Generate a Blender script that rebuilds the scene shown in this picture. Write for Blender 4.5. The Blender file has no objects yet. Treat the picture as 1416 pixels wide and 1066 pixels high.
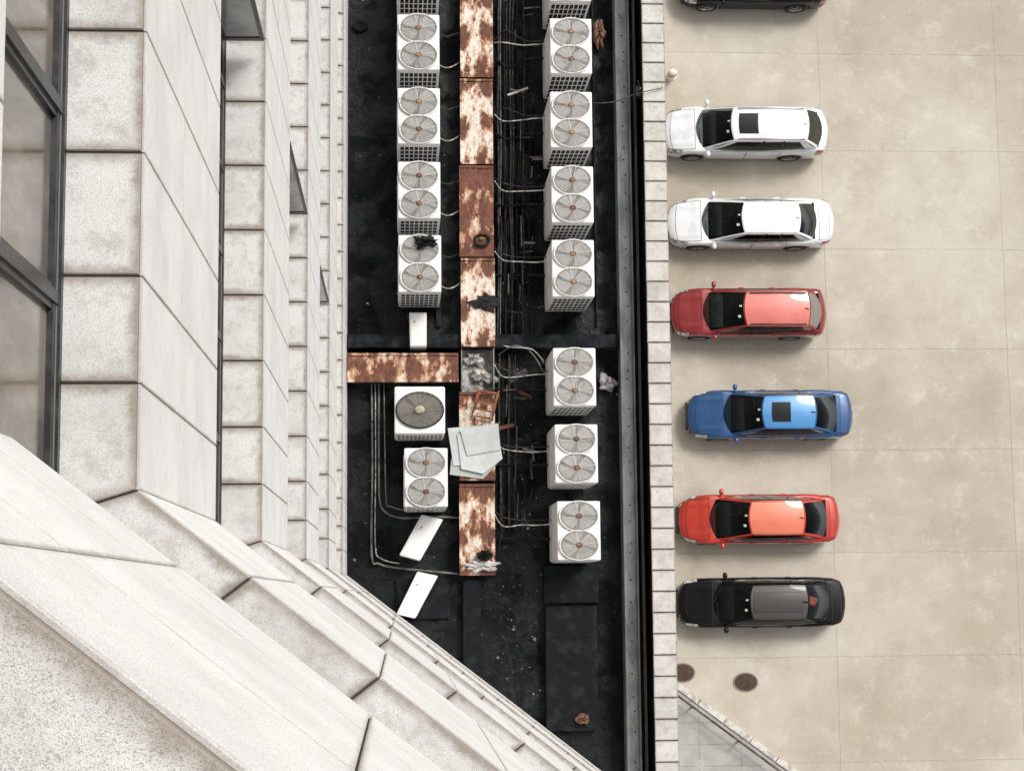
import bpy, math, random
from mathutils import Vector, Matrix
random.seed(7)
C = bpy.context.scene.collection
SQ = .76; CAMZ = 49.0; F = 2400.0; RZ = 19.0
# ---------------------------------------------------------------- camera
n = Vector((-155, -292, -F)).normalized()
a_ = -.0095
Yc = Vector((a_, 1, -(155*a_+292)/F)).normalized()
Zc = -n
Xc = Yc.cross(Zc).normalized()
Yc = Zc.cross(Xc).normalized()
cam = bpy.data.cameras.new('camera'); cam.lens = F/1416*36; cam.sensor_width = 36; cam.clip_start = .05; cam.clip_end = 2000
co = bpy.data.objects.new('camera', cam); C.objects.link(co)
co.matrix_world = Matrix.Translation((0,0,CAMZ)) @ Matrix((Xc, Yc, Zc)).to_4x4()
bpy.context.scene.camera = co
def P(px, py, z):
    r = Vector((px-708, -(py-533), -F))
    w = Vector((r.dot(Xc), r.dot(Yc), r.dot(Zc)))
    k = (CAMZ-z)/-w.z
    return Vector((w.x*k, w.y*k, z))
# ---------------------------------------------------------------- materials
def nodes(name):
    m = bpy.data.materials.new(name); m.use_nodes = True
    nt = m.node_tree; b = nt.nodes['Principled BSDF']
    return m, nt, b
def N(nt, t, **kw):
    x = nt.nodes.new(t)
    for k, v in kw.items(): setattr(x, k, v)
    return x
def noise(nt, vec, scale, detail=6, rough=.6):
    x = N(nt, 'ShaderNodeTexNoise'); x.inputs['Scale'].default_value = scale
    x.inputs['Detail'].default_value = detail; x.inputs['Roughness'].default_value = rough
    if vec is not None: nt.links.new(vec, x.inputs['Vector'])
    return x.outputs['Fac']
def ramp(nt, fac, lo, hi, a=0., b=1.):
    x = N(nt, 'ShaderNodeMapRange'); x.interpolation_type = 'SMOOTHSTEP'
    x.inputs['From Min'].default_value = lo; x.inputs['From Max'].default_value = hi
    x.inputs['To Min'].default_value = a; x.inputs['To Max'].default_value = b
    nt.links.new(fac, x.inputs['Value']); return x.outputs['Result']
def mix(nt, fac, a, b, mode='MIX'):
    x = N(nt, 'ShaderNodeMix', data_type='RGBA', blend_type=mode)
    for s, v in ((x.inputs[0], fac), (x.inputs[6], a), (x.inputs[7], b)):
        if isinstance(v, (int, float)): s.default_value = v
        elif isinstance(v, tuple): s.default_value = (*v, 1) if len(v) == 3 else v
        else: nt.links.new(v, s)
    return x.outputs[2]
def mth(nt, op, a, b=0.):
    x = N(nt, 'ShaderNodeMath', operation=op)
    for s, v in ((x.inputs[0], a), (x.inputs[1], b)):
        if isinstance(v, (int, float)): s.default_value = v
        else: nt.links.new(v, s)
    return x.outputs[0]
def coords(nt, st=(1,1,1), kind='Object'):
    t = N(nt, 'ShaderNodeTexCoord'); mp = N(nt, 'ShaderNodeMapping'); mp.inputs['Scale'].default_value = st
    nt.links.new(t.outputs[kind], mp.inputs['Vector']); return mp.outputs['Vector']
def bump(nt, b, h, s, d=.01):
    x = N(nt, 'ShaderNodeBump'); x.inputs['Strength'].default_value = s; x.inputs['Distance'].default_value = d
    nt.links.new(h, x.inputs['Height']); nt.links.new(x.outputs['Normal'], b.inputs['Normal'])
def M(name, c1, c2=None, scale=5, lo=.4, hi=.65, rough=.6, metal=0, coat=0, bmp=0, st=(1,1,1), rnd=False, spec=None):
    m, nt, b = nodes(name)
    b.inputs['Roughness'].default_value = rough; b.inputs['Metallic'].default_value = metal
    b.inputs['Coat Weight'].default_value = coat; b.inputs['Coat Roughness'].default_value = .03
    if spec is not None: b.inputs['Specular IOR Level'].default_value = spec
    b.inputs['Base Color'].default_value = (*c1, 1)
    if c2:
        v = coords(nt, st)
        if rnd:
            oi = N(nt, 'ShaderNodeObjectInfo'); ad = N(nt, 'ShaderNodeVectorMath', operation='ADD')
            sc = N(nt, 'ShaderNodeVectorMath', operation='SCALE'); nt.links.new(oi.outputs['Location'], sc.inputs[0]); sc.inputs['Scale'].default_value = 1.7
            nt.links.new(v, ad.inputs[0]); nt.links.new(sc.outputs[0], ad.inputs[1]); v = ad.outputs[0]
        nf = noise(nt, v, scale)
        nt.links.new(mix(nt, ramp(nt, nf, lo, hi), c1, c2), b.inputs['Base Color'])
        if bmp: bump(nt, b, nf, bmp)
    return m
def stone(name, base, dark, edge, ew, estr, speck, grime=.0):
    m, nt, b = nodes(name)
    ua = N(nt, 'ShaderNodeUVMap', uv_map='a'); ub = N(nt, 'ShaderNodeUVMap', uv_map='b')
    sa = N(nt, 'ShaderNodeSeparateXYZ'); sb = N(nt, 'ShaderNodeSeparateXYZ')
    nt.links.new(ua.outputs[0], sa.inputs[0]); nt.links.new(ub.outputs[0], sb.inputs[0])
    d = mth(nt, 'MINIMUM', mth(nt, 'MINIMUM', sa.outputs[0], sa.outputs[1]), mth(nt, 'MINIMUM', sb.outputs[0], sb.outputs[1]))
    v = coords(nt)
    n1 = noise(nt, v, 7, 8, .65)
    nb = noise(nt, v, 26, 8, .75)
    nm = mth(nt,'ADD',mth(nt,'MULTIPLY',n1,.55),mth(nt,'MULTIPLY',nb,.45))
    dd = mth(nt, 'ADD', d, mth(nt, 'MULTIPLY', mth(nt, 'SUBTRACT', nm, .5), ew*3.2))
    n2 = noise(nt, v, 2.2, 4, .55)
    c = mix(nt, ramp(nt, n2, .35, .7), base, dark)
    c = mix(nt, ramp(nt, nm, .47, .62, 0, grime), c, edge)
    c = mix(nt, ramp(nt, dd, 0, ew, estr, 0), c, edge)
    c = mix(nt, ramp(nt, d, 0, ew*.2, estr*.95, 0), c, tuple(x*.3 for x in edge))
    dk = tuple(x*.22 for x in dark)
    n3 = noise(nt, v, 420, 2, .6)
    c = mix(nt, ramp(nt, n3, .52, .62, 0, speck), c, dk)
    n4 = noise(nt, v, 170, 3, .8)
    c = mix(nt, ramp(nt, n4, .55, .66, 0, speck*.9), c, dk)
    nt.links.new(c, b.inputs['Base Color']); b.inputs['Roughness'].default_value = .8; b.inputs['Specular IOR Level'].default_value = .3
    bump(nt, b, n4, .35, .003)
    return m
LEDGE = stone('ledge_stone', (.74,.735,.715), (.62,.61,.585), (.26,.205,.155), .055, .8, .5, .32)
FACE = stone('facing_stone', (.82,.825,.82), (.72,.725,.72), (.36,.31,.26), .018, .6, .36, .13)
COPE = stone('coping_stone', (.64,.61,.57), (.50,.475,.435), (.18,.14,.11), .035, .8, .35, .3)
JOINT = M('joint_dirt', (.030,.025,.021))
FRAME = M('window_frame_metal', (.012,.014,.016), (.04,.04,.04), 12, rough=.4)
FRAMEL = M('window_gasket_grey', (.16,.16,.15), rough=.5)
def glassmat(name, a, b_):
    m, nt, b = nodes(name)
    v = coords(nt, (1, 1, .3))
    nt.links.new(mix(nt, ramp(nt, noise(nt, v, 2.2, 5), .4, .65), a, b_), b.inputs['Base Color'])
    b.inputs['Roughness'].default_value = .12; return m
WGLASS = glassmat('window_glass_tint', (.11,.095,.075), (.30,.26,.21))
BLACK = M('black_void', (.006,.006,.007), rough=.8)
def rust(name, lo, hi, paint=(.70,.63,.54), r1=(.17,.055,.026), r2=(.075,.03,.019)):
    m, nt, b = nodes(name)
    v = coords(nt, (1.5, .75, 1))
    n1 = noise(nt, v, 2.6, 8, .62); n2 = noise(nt, v, 13, 8, .7); n3 = noise(nt, v, 1.1, 2, .5)
    f = mth(nt, 'ADD', mth(nt, 'MULTIPLY', n1, .62), mth(nt, 'ADD', mth(nt, 'MULTIPLY', n2, .18), mth(nt, 'MULTIPLY', n3, .2)))
    rc = mix(nt, ramp(nt, n2, .4, .62), r1, r2)
    pt_ = mix(nt, ramp(nt, n2, .46, .66), paint, (.45,.33,.24))
    halo = mix(nt, ramp(nt, f, lo-.045, lo), pt_, (.42,.22,.12))
    nt.links.new(mix(nt, ramp(nt, f, lo, hi), halo, rc), b.inputs['Base Color'])
    b.inputs['Roughness'].default_value = .7; bump(nt, b, f, .4, .01); return m
RUST1 = rust('flaking_paint_rust', .480, .505); RUST2 = rust('mostly_rusted_steel', .425, .455, (.60,.50,.41), (.19,.055,.026)); RUST3 = rust('rust_spotted_steel', .50, .52)
RUSTH = rust('branch_rusted_steel', .45, .48, (.64,.56,.47), (.18,.06,.028))
RUSTB = M('rust_brown_bundle', (.2,.06,.03), (.05,.02,.015), 8)
def tar():
    m, nt, b = nodes('bitumen_tar')
    v = coords(nt)
    c = mix(nt, ramp(nt, noise(nt, v, 1.1, 10, .72), .40, .68), (.0028,.0034,.004), (.014,.0175,.0175))
    c = mix(nt, ramp(nt, noise(nt, v, 4.5, 12, .78), .55, .69, 0, .6), c, (.042,.045,.042))
    sp = N(nt,'ShaderNodeSeparateXYZ'); nt.links.new(v, sp.inputs[0])
    xa, xb = P(688,533,RZ).x, P(752,533,RZ).x
    msk = mth(nt,'MULTIPLY', ramp(nt, sp.outputs[0], xa-.1, xa+.1), ramp(nt, sp.outputs[0], xb-.25, xb+.1, 1, 0))
    g1 = noise(nt, coords(nt,(1.6,.35,1)), 6, 12, .8)
    c = mix(nt, mth(nt,'MULTIPLY', msk, ramp(nt, g1, .52, .66, 0, .7)), c, (.045,.04,.035))
    c = mix(nt, mth(nt,'MULTIPLY', msk, ramp(nt, g1, .62, .70, 0, .5)), c, (.15,.14,.12))
    c = mix(nt, ramp(nt, noise(nt, coords(nt,(3,.4,1)), 5, 10, .8), .63, .72, 0, .55), c, (.085,.088,.08))
    c = mix(nt, ramp(nt, noise(nt, v, 38, 6, .8), .70, .78, 0, .75), c, (.28,.27,.25))
    nt.links.new(c, b.inputs['Base Color'])
    nt.links.new(ramp(nt, noise(nt, v, 1.7, 4), .45, .56, .22, .85), b.inputs['Roughness'])
    b.inputs['Specular IOR Level'].default_value = .18
    bump(nt, b, noise(nt, v, 6, 10, .7), .5, .03); return m
TAR = tar()
TAR2 = M('black_membrane', (.003,.0035,.004), (.009,.009,.009), 3, rough=.8, bmp=.3, spec=.1)
PLATE = M('dark_steel_plate', (.007,.008,.009), (.02,.022,.022), 4, .45, .7, rough=.7, spec=.12)
def flash():
    m, nt, b = nodes('weathered_zinc'); v = coords(nt,(1,.35,1))
    c = mix(nt, ramp(nt, noise(nt, v, 4, 8,.65), .35, .65), (.10,.107,.115), (.20,.203,.20))
    c = mix(nt, ramp(nt, noise(nt, v, 11, 8,.75), .55, .70, 0,.75), c, (.035,.034,.032))
    c = mix(nt, ramp(nt, noise(nt, v, 25, 5,.8), .66, .75, 0,.6), c, (.3,.28,.25))
    nt.links.new(c,b.inputs['Base Color']); b.inputs['Roughness'].default_value=.7; b.inputs['Specular IOR Level'].default_value=.2; return m
FLASH = flash()
BEAM = M('dark_grey_beam', (.024,.028,.030), (.008,.009,.0095), 4, .4, .6, rough=.8, spec=.12)
WALLM = M('podium_render', (.35,.33,.3), (.25,.23,.21), 1.5)
CASE = M('ac_white_enamel', (.80,.79,.77), (.54,.48,.41), 3.5, .52, .78, rough=.45, rnd=True)
GUARD = M('guard_wire', (.62,.60,.57), (.47,.42,.36), 6, .5, .7, rough=.5, rnd=True)
BLADE = M('fan_blade_plastic', (.46,.45,.43), (.36,.34,.31), 8, rough=.6, rnd=True)
WELL = M('fan_well_grey', (.17,.16,.147), (.10,.094,.085), 8)
HUB = M('fan_hub_rusty', (.40,.22,.09), (.18,.065,.04), 3.5, .42, .6, rnd=True)
LOUV = M('coil_black', (.008,.008,.009), spec=.2)
WPIPE = M('pipe_white_lagging', (.60,.58,.54), (.22,.20,.18), 7, .45, .6)
DPIPE = M('pipe_dark_lagging', (.008,.0085,.009), (.03,.029,.028), 5, .5, .75, spec=.2)
MPIPE = M('pipe_dirty_grey', (.02,.021,.021), (.10,.098,.09), 9, .48, .66)
BPIPE = M('pipe_brown', (.03,.022,.018), (.07,.05,.038), 9, .46, .64)
GPIPE = M('pipe_grey', (.22,.215,.2), (.07,.065,.06), 5)
SHEETS = [M('pale_board', (.49,.52,.51), (.42,.445,.435), 2.5, rough=.5), M('grey_board', (.43,.46,.455), (.36,.385,.38), 2.5, rough=.5), M('light_board', (.54,.565,.55), (.46,.48,.47), 2.5, rough=.5)]
WOOD = M('orange_varnished_wood', (.28,.095,.035), (.13,.05,.025), 9)
RAGW = M('white_rag', (.68,.66,.64), (.35,.33,.31), 6)
RAGP = M('mauve_grey_rag', (.42,.38,.42), (.2,.18,.2), 7)
RAGB = M('brown_rag', (.26,.13,.09), (.10,.045,.035), 8)
CLB = M('black_cloth', (.005,.005,.006), (.018,.018,.018), 12, spec=.2)
TYRE = M('tyre_rubber', (.012,.012,.012), (.03,.028,.026), 10, rough=.85)
ALLOY = M('alloy_rim', (.45,.45,.46), rough=.3, metal=.9)
def carglass(name, tint, k=.45):
    m, nt, b = nodes(name); nt.nodes.remove(b); out = nt.nodes['Material Output']
    tr = N(nt,'ShaderNodeBsdfTransparent'); tr.inputs[0].default_value=(*tint,1)
    gl = N(nt,'ShaderNodeBsdfGlossy'); gl.inputs['Roughness'].default_value=.05; gl.inputs['Color'].default_value=(k,k*1.02,k*1.04,1)
    fr = N(nt,'ShaderNodeFresnel'); fr.inputs[0].default_value=1.4
    mx = N(nt,'ShaderNodeMixShader'); nt.links.new(fr.outputs[0],mx.inputs[0]); nt.links.new(tr.outputs[0],mx.inputs[1]); nt.links.new(gl.outputs[0],mx.inputs[2])
    nt.links.new(mx.outputs[0],out.inputs[0]); return m
CGLASS = carglass('car_glass', (.34,.38,.37)); CGLASSD = carglass('car_glass_privacy', (.20,.22,.22), .14); CGLASSR = carglass('car_glass_clear', (.62,.62,.62), .14)
CABIN = M('cabin_dark_fabric', (.008,.008,.009), (.016,.016,.016), 9, spec=.1)
SEAT = M('seat_fabric', (.045,.043,.04), (.09,.085,.08), 6)
SEATB = M('seat_beige', (.22,.18,.14), (.15,.12,.09), 6)
SUNG, nt, b = nodes('sunroof_glass'); b.inputs['Base Color'].default_value=(.012,.013,.014,1); b.inputs['Roughness'].default_value=.08; b.inputs['Specular IOR Level'].default_value=.35
TRIM = M('black_trim', (.010,.010,.011), rough=.5)
HEADL = M('headlamp_lens', (.62,.64,.66), (.12,.13,.14), 9, .45, .55, rough=.08, coat=1)
TAILL = M('tail_lamp_red', (.45,.012,.01), (.25,.01,.01), 9, rough=.1, coat=1)
STICK = M('sticker_green', (.25,.5,.3), (.7,.75,.7), 30)
PLW = M('plate_blue', (.03,.08,.35), rough=.4)
# ---------------------------------------------------------------- mesh builder
class MB:
    def __init__(s): s.v=[]; s.f=[]; s.m=[]; s.s=[]; s.uv={}
    def face(s, idx, m=0, sm=False): s.f.append(tuple(idx)); s.m.append(m); s.s.append(sm)
    def poly(s, pts, m=0):
        i=len(s.v); s.v += [Vector(p) for p in pts]; s.face(range(i,i+len(pts)), m)
    def hexa(s, c, m=0):
        i=len(s.v); s.v += [Vector(p) for p in c]
        for q in ((0,3,2,1),(4,5,6,7),(0,1,5,4),(1,2,6,5),(2,3,7,6),(3,0,4,7)): s.face([i+k for k in q], m)
    def box(s, x0,x1,y0,y1,z0,z1, m=0, mat=None):
        c=[Vector(p) for p in ((x0,y0,z0),(x1,y0,z0),(x1,y1,z0),(x0,y1,z0),(x0,y0,z1),(x1,y0,z1),(x1,y1,z1),(x0,y1,z1))]
        if mat: c=[mat@p for p in c]
        s.hexa(c,m)
    def slab(s, pts, t, m=0):
        i=len(s.v); k=len(pts); s.v += [Vector(p) for p in pts] + [Vector(p)-Vector((0,0,t)) for p in pts]
        s.face(range(i,i+k),m); s.face(range(i+2*k-1,i+k-1,-1),m)
        for j in range(k): s.face((i+j,i+k+j,i+k+(j+1)%k,i+(j+1)%k),m)
    def tube(s, pts, r, seg=8, m=0):
        pts=[Vector(p) for p in pts]; i0=len(s.v); k=len(pts)
        for j,p in enumerate(pts):
            t=(pts[min(j+1,k-1)]-pts[max(j-1,0)]).normalized()
            up=Vector((0,0,1)) if abs(t.z)<.9 else Vector((1,0,0))
            a=t.cross(up).normalized(); b=t.cross(a)
            for q in range(seg):
                w=2*math.pi*q/seg; s.v.append(p+a*(math.cos(w)*r)+b*(math.sin(w)*r))
        for j in range(k-1):
            for q in range(seg):
                q2=(q+1)%seg; s.face((i0+j*seg+q,i0+j*seg+q2,i0+(j+1)*seg+q2,i0+(j+1)*seg+q),m,True)
        s.face(range(i0,i0+seg),m); s.face(range(i0+(k-1)*seg,i0+k*seg),m)
    def ring(s, c, R, r, seg=32, k=5, m=0, zs=1.):
        c=Vector(c); i0=len(s.v)
        for j in range(seg):
            w=2*math.pi*j/seg
            for q in range(k):
                e=2*math.pi*q/k; rr=R+r*math.cos(e)
                s.v.append(c+Vector((rr*math.cos(w),rr*math.sin(w),r*zs*math.sin(e))))
        for j in range(seg):
            for q in range(k):
                j2=(j+1)%seg;q2=(q+1)%k
                s.face((i0+j*k+q,i0+j2*k+q,i0+j2*k+q2,i0+j*k+q2),m,True)
    def lathe(s, prof, seg=28, m=0, mat=None, ms=None):
        i0=len(s.v); k=len(prof)
        for j in range(seg):
            w=2*math.pi*j/seg
            for r,z in prof:
                p=Vector((r*math.cos(w),r*math.sin(w),z)); s.v.append(mat@p if mat else p)
        for j in range(seg):
            for q in range(k-1):
                j2=(j+1)%seg; s.face((i0+j*k+q,i0+j2*k+q,i0+j2*k+q+1,i0+j*k+q+1),ms[q] if ms else m,True)
    def grid(s, fn, nu, nv, u0=0,u1=1,v0=0,v1=1, m=0, off=None):
        i0=len(s.v)
        for i in range(nu+1):
            for j in range(nv+1):
                p=Vector(fn(u0+(u1-u0)*i/nu, v0+(v1-v0)*j/nv))
                if off: p+=Vector(off)
                s.v.append(p)
        for i in range(nu):
            for j in range(nv):
                a=i0+i*(nv+1)+j; s.face((a,a+nv+1,a+nv+2,a+1),m,True)
    def panel(s, c, nrm, gap=.0035, th=.006, bev=.003, m=0):
        c=[Vector(p) for p in c]; nrm=Vector(nrm)
        w=((c[1]-c[0]).length+(c[2]-c[3]).length)/2; h=((c[3]-c[0]).length+(c[2]-c[1]).length)/2
        def bl(u,v): return (c[0]*(1-u)+c[1]*u)*(1-v)+(c[3]*(1-u)+c[2]*u)*v
        def ins(d,o):
            a,b=d/w,d/h
            return [bl(a,b)+nrm*o,bl(1-a,b)+nrm*o,bl(1-a,1-b)+nrm*o,bl(a,1-b)+nrm*o], [(d,d),(w-d,d),(w-d,h-d),(d,h-d)]
        o,uo=ins(gap,0); t,ut=ins(gap+bev,th); base,ub=ins(gap,-.004)
        i=len(s.v); s.v+=base+[p+nrm*(th-bev) for p in o]+t; U=ub+uo+ut
        fs=[(8,9,10,11)]+[(4+k,4+(k+1)%4,8+(k+1)%4,8+k) for k in range(4)]+[(k,(k+1)%4,4+(k+1)%4,4+k) for k in range(4)]
        for f in fs:
            s.uv[len(s.f)]=[((U[q][0],U[q][1]),(w-U[q][0],h-U[q][1])) for q in f]
            s.face([i+q for q in f],m)
    def build(s, name, mats, parent=None, bevel=0, sq=False, org=None, seg=2):
        me=bpy.data.meshes.new(name)
        V=[Vector((p.x,p.y*SQ,p.z)) if sq else p for p in s.v]
        if org is not None: V=[p-Vector(org) for p in V]
        me.from_pydata([tuple(p) for p in V],[],s.f)
        if not isinstance(mats,(list,tuple)): mats=[mats]
        for x in mats: me.materials.append(x)
        me.polygons.foreach_set('material_index',s.m); me.polygons.foreach_set('use_smooth',s.s)
        if s.uv:
            la=me.uv_layers.new(name='a'); lb=me.uv_layers.new(name='b')
            for fi,uvs in s.uv.items():
                for k,li in enumerate(me.polygons[fi].loop_indices):
                    la.data[li].uv=uvs[k][0]; lb.data[li].uv=uvs[k][1]
        me.update()
        o=bpy.data.objects.new(name,me); C.objects.link(o)
        if org is not None and parent is None: o.location=org
        if parent: o.parent=parent
        if bevel:
            md=o.modifiers.new('bevel','BEVEL'); md.width=bevel; md.segments=seg; md.limit_method='ANGLE'
        return o
def thing(name,label,cat,loc=(0,0,0),group=None):
    o=bpy.data.objects.new(name,None); C.objects.link(o); o.location=loc; o.empty_display_size=.2
    o['label']=label; o['category']=cat
    if group: o['group']=group
    return o
def tag(o,label,cat,group=None):
    o['label']=label; o['category']=cat
    if group: o['group']=group
    return o
def struct(o): o['kind']='structure'; return o
def dup(root,loc,label):
    r=root.copy(); C.objects.link(r); r.location=loc; r['label']=label
    for ch in list(root.children):
        c=ch.copy(); C.objects.link(c); c.parent=r
        for g in list(ch.children):
            d=g.copy(); C.objects.link(d); d.parent=c
    return r
# ---------------------------------------------------------------- ground
m,nt,b=nodes('parking_concrete')
v=coords(nt)
nw=N(nt,'ShaderNodeTexNoise'); nw.inputs['Scale'].default_value=1.2; nw.inputs['Detail'].default_value=3; nt.links.new(v,nw.inputs['Vector'])
ds=N(nt,'ShaderNodeVectorMath',operation='MULTIPLY_ADD'); ds.inputs[1].default_value=(.05,.05,0); nt.links.new(nw.outputs['Color'],ds.inputs[0]); nt.links.new(v,ds.inputs[2])
X0=P(1146,533,0).x; Y0=P(1146,622,0).y
SX,SY=-X0+5.3/2-.025,-Y0+2.93/2-.025+29.3*3
spj=N(nt,'ShaderNodeSeparateXYZ'); nt.links.new(ds.outputs[0],spj.inputs[0])
qx=mth(nt,'DIVIDE',mth(nt,'ADD',spj.outputs[0],SX),5.3); qy=mth(nt,'DIVIDE',mth(nt,'ADD',spj.outputs[1],SY),2.93)
def joints(q,s1,w):
    q=mth(nt,'ABSOLUTE',mth(nt,'SUBTRACT',mth(nt,'FRACT',q),.5)); return ramp(nt,mth(nt,'MULTIPLY',q,s1),0,w,1,0)
jx=joints(qx,5.3,.024); jy=joints(qy,2.93,.024); wy=joints(qy,2.93,.22)
cb_=N(nt,'ShaderNodeCombineXYZ'); nt.links.new(mth(nt,'FLOOR',mth(nt,'ADD',qx,.5)),cb_.inputs[0]); nt.links.new(mth(nt,'FLOOR',mth(nt,'ADD',qy,.5)),cb_.inputs[1])
wn=N(nt,'ShaderNodeTexWhiteNoise'); nt.links.new(cb_.outputs[0],wn.inputs['Vector'])
n1=noise(nt,v,.14,4,.5); n2=noise(nt,v,1.1,12,.76); n3=noise(nt,v,8,9,.8); n4=noise(nt,v,45,4,.8); n5=noise(nt,v,.42,10,.74)
nf=noise(nt,v,22,8,.8)
c=mix(nt,ramp(nt,n1,.36,.64),(.42,.37,.295),(.53,.485,.405))
c=mix(nt,mth(nt,'MULTIPLY',wn.outputs['Value'],.22),c,(.36,.31,.245))
c=mix(nt,ramp(nt,n5,.46,.66,0,.4),c,(.325,.275,.21))
c=mix(nt,ramp(nt,n5,.28,.48,.55,0),c,(.63,.59,.51))
c=mix(nt,ramp(nt,n2,.50,.70,0,.5),c,(.64,.605,.535))
c=mix(nt,ramp(nt,n2,.30,.44,.4,0),c,(.30,.255,.195))
c=mix(nt,ramp(nt,nf,.55,.70,0,.5),c,(.70,.67,.61))
c=mix(nt,ramp(nt,nf,.30,.44,.4,0),c,(.27,.23,.175))
c=mix(nt,mth(nt,'MULTIPLY',wy,ramp(nt,n3,.50,.66,0,.4)),c,(.72,.69,.64))
c=mix(nt,ramp(nt,n4,.62,.75,0,.35),c,(.22,.185,.145))
jj=mth(nt,'MULTIPLY',mth(nt,'MAXIMUM',jx,jy),ramp(nt,n2,.38,.6,.2,.5))
c=mix(nt,jj,c,(.19,.16,.125))
nt.links.new(c,b.inputs['Base Color']); b.inputs['Roughness'].default_value=.85; b.inputs['Specular IOR Level'].default_value=.3; bump(nt,b,n3,.25,.008)
PARK=m
g=MB(); g.box(-600,600,-600,600,-.2,0); struct(g.build('ground',PARK))
PAVE,nt,b=nodes('pavement_tiles'); v=coords(nt)
br=N(nt,'ShaderNodeTexBrick'); br.inputs['Scale'].default_value=.42; br.offset=0; br.inputs['Color1'].default_value=(.33,.32,.30,1); br.inputs['Color2'].default_value=(.36,.345,.325,1); br.inputs['Mortar'].default_value=(.26,.25,.23,1)
br.inputs['Mortar Size'].default_value=.008; nt.links.new(v,br.inputs['Vector'])
nt.links.new(mix(nt,ramp(nt,noise(nt,v,3,9,.75),.4,.7,0,.7),br.outputs['Color'],(.46,.445,.42)),b.inputs['Base Color'])
b.inputs['Roughness'].default_value=.85
A0=P(941,956,.14);A1=P(1090,1066,.14); dr=(A1-A0).normalized(); B0=A0-dr*3; B1=A1+dr*14
B0.z=B1.z=0
pv=MB(); pv.slab([(B0.x,B0.y,.1),(B1.x,B1.y,.1),(B1.x-12,B1.y-12,.1),(B0.x-.3,B1.y-12,.1)],.3); struct(pv.build('pavement',PAVE))
KERB=M('kerb_stone',(.62,.59,.54),(.38,.345,.30),5)
nr=Vector((dr.y,-dr.x,0)); nr=nr if nr.x<0 else -nr
kb=MB(); L=(B1-B0).length; k=0
while k*.9<L:
    p=B0+dr*(k*.9); q=B0+dr*min(L,k*.9+.88); w=nr*-.17
    kb.hexa([p,q,q+w,p+w,p+Vector((0,0,.15)),q+Vector((0,0,.15)),q+w+Vector((0,0,.15)),p+w+Vector((0,0,.15))]); k+=1
struct(kb.build('kerb',KERB,bevel=.01))
RAILM=M('rail_dark_brown',(.07,.055,.045),(.16,.13,.11),8)
rl=thing('guard_rail','thin dark guard rail along the diagonal kerb at the lower right','railing',B0+nr*.16+Vector((0,0,.1)))
r_=MB(); r_.tube([(0,0,.55),(dr*L)+Vector((0,0,.55))],.032); r_.build('rail',RAILM,rl)
r_=MB(); r_.tube([(0,0,.3),(dr*L)+Vector((0,0,.3))],.02); r_.build('rail',RAILM,rl)
for i in range(int(L/1.6)):
    q=MB(); p=dr*(i*1.6+.3); q.tube([p,p+Vector((0,0,.58))],.025); q.build('post',RAILM,rl)
IRON=M('cast_iron_brown',(.10,.068,.05),(.05,.038,.03),25,rough=.8,bmp=.5,spec=.2)
RIM=M('rim_iron',(.24,.2,.165))
def manhole(px,py,label):
    t=thing('manhole_cover',label,'manhole cover',P(px,py,.004),'manhole covers')
    q=MB(); q.lathe([(.0,.012),(.30,.012),(.31,.006),(.31,0)],36)
    for j in range(-4,5):
        w=math.sqrt(.28**2-(j*.06)**2); q.box(-w,w,j*.06-.012,j*.06+.012,.012,.018)
    q.build('lid',IRON,t,sq=True)
    q=MB(); q.lathe([(.315,0),(.315,.010),(.36,.010),(.365,0)],36); q.build('rim',RIM,t,sq=True)
manhole(1031,943,'round brown manhole cover in full view on the open concrete')
manhole(944,930,'round brown manhole cover half hidden by the parapet edge')
t=thing('bollard','small white and orange bollard on the concrete beside the parapet','bollard',P(927,107,0))
q=MB(); q.lathe([(0,.55),(.1,.54),(.13,.48),(.13,.05),(.17,.03),(.17,0)],20); q.build('post',M('bollard_white',(.78,.75,.7)),t,sq=True)
q=MB(); q.lathe([(.132,.28),(.135,.28),(.135,.42),(.132,.42)],20); q.build('band',M('bollard_orange',(.6,.35,.14)),t,sq=True)
# ---------------------------------------------------------------- tower
tower=thing('tower_building','pale stone clad tower with ledges and dark windows rising at the left','building',(0,0,0))
def Wp(w,s,r,z):
    if w=='A': return Vector((-.91-r,s,z))
    return Vector((-.91+s-.707*r,.375-.774*s-.537*r,z))
def smin(w,r): return .375-.311*r if w=='A' else -.293*r
NR={'A':Vector((1,0,0)),'B':Vector((.774,1,0)).normalized()}
JA=[.375,.75,1.13]+[1.575+.445*i for i in range(34)]
JBb=[0,.393]+[.839+.445*i for i in range(26)]
D=[2.0,6.1,11.6,17.1,22.5,27.9]
def wbox(mb,w,s0,s1,r0,r1,z0,z1,m=0):
    mb.hexa([Wp(w,s0,r0,z0),Wp(w,s1,r0,z0),Wp(w,s1,r1,z0),Wp(w,s0,r1,z0),Wp(w,s0,r0,z1),Wp(w,s1,r0,z1),Wp(w,s1,r1,z1),Wp(w,s0,r1,z1)],m)
MULA=[.36,1.04,1.72,2.30,2.87,3.45,4.12]+[4.80+.68*i for i in range(14)]
R0=.272
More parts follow.
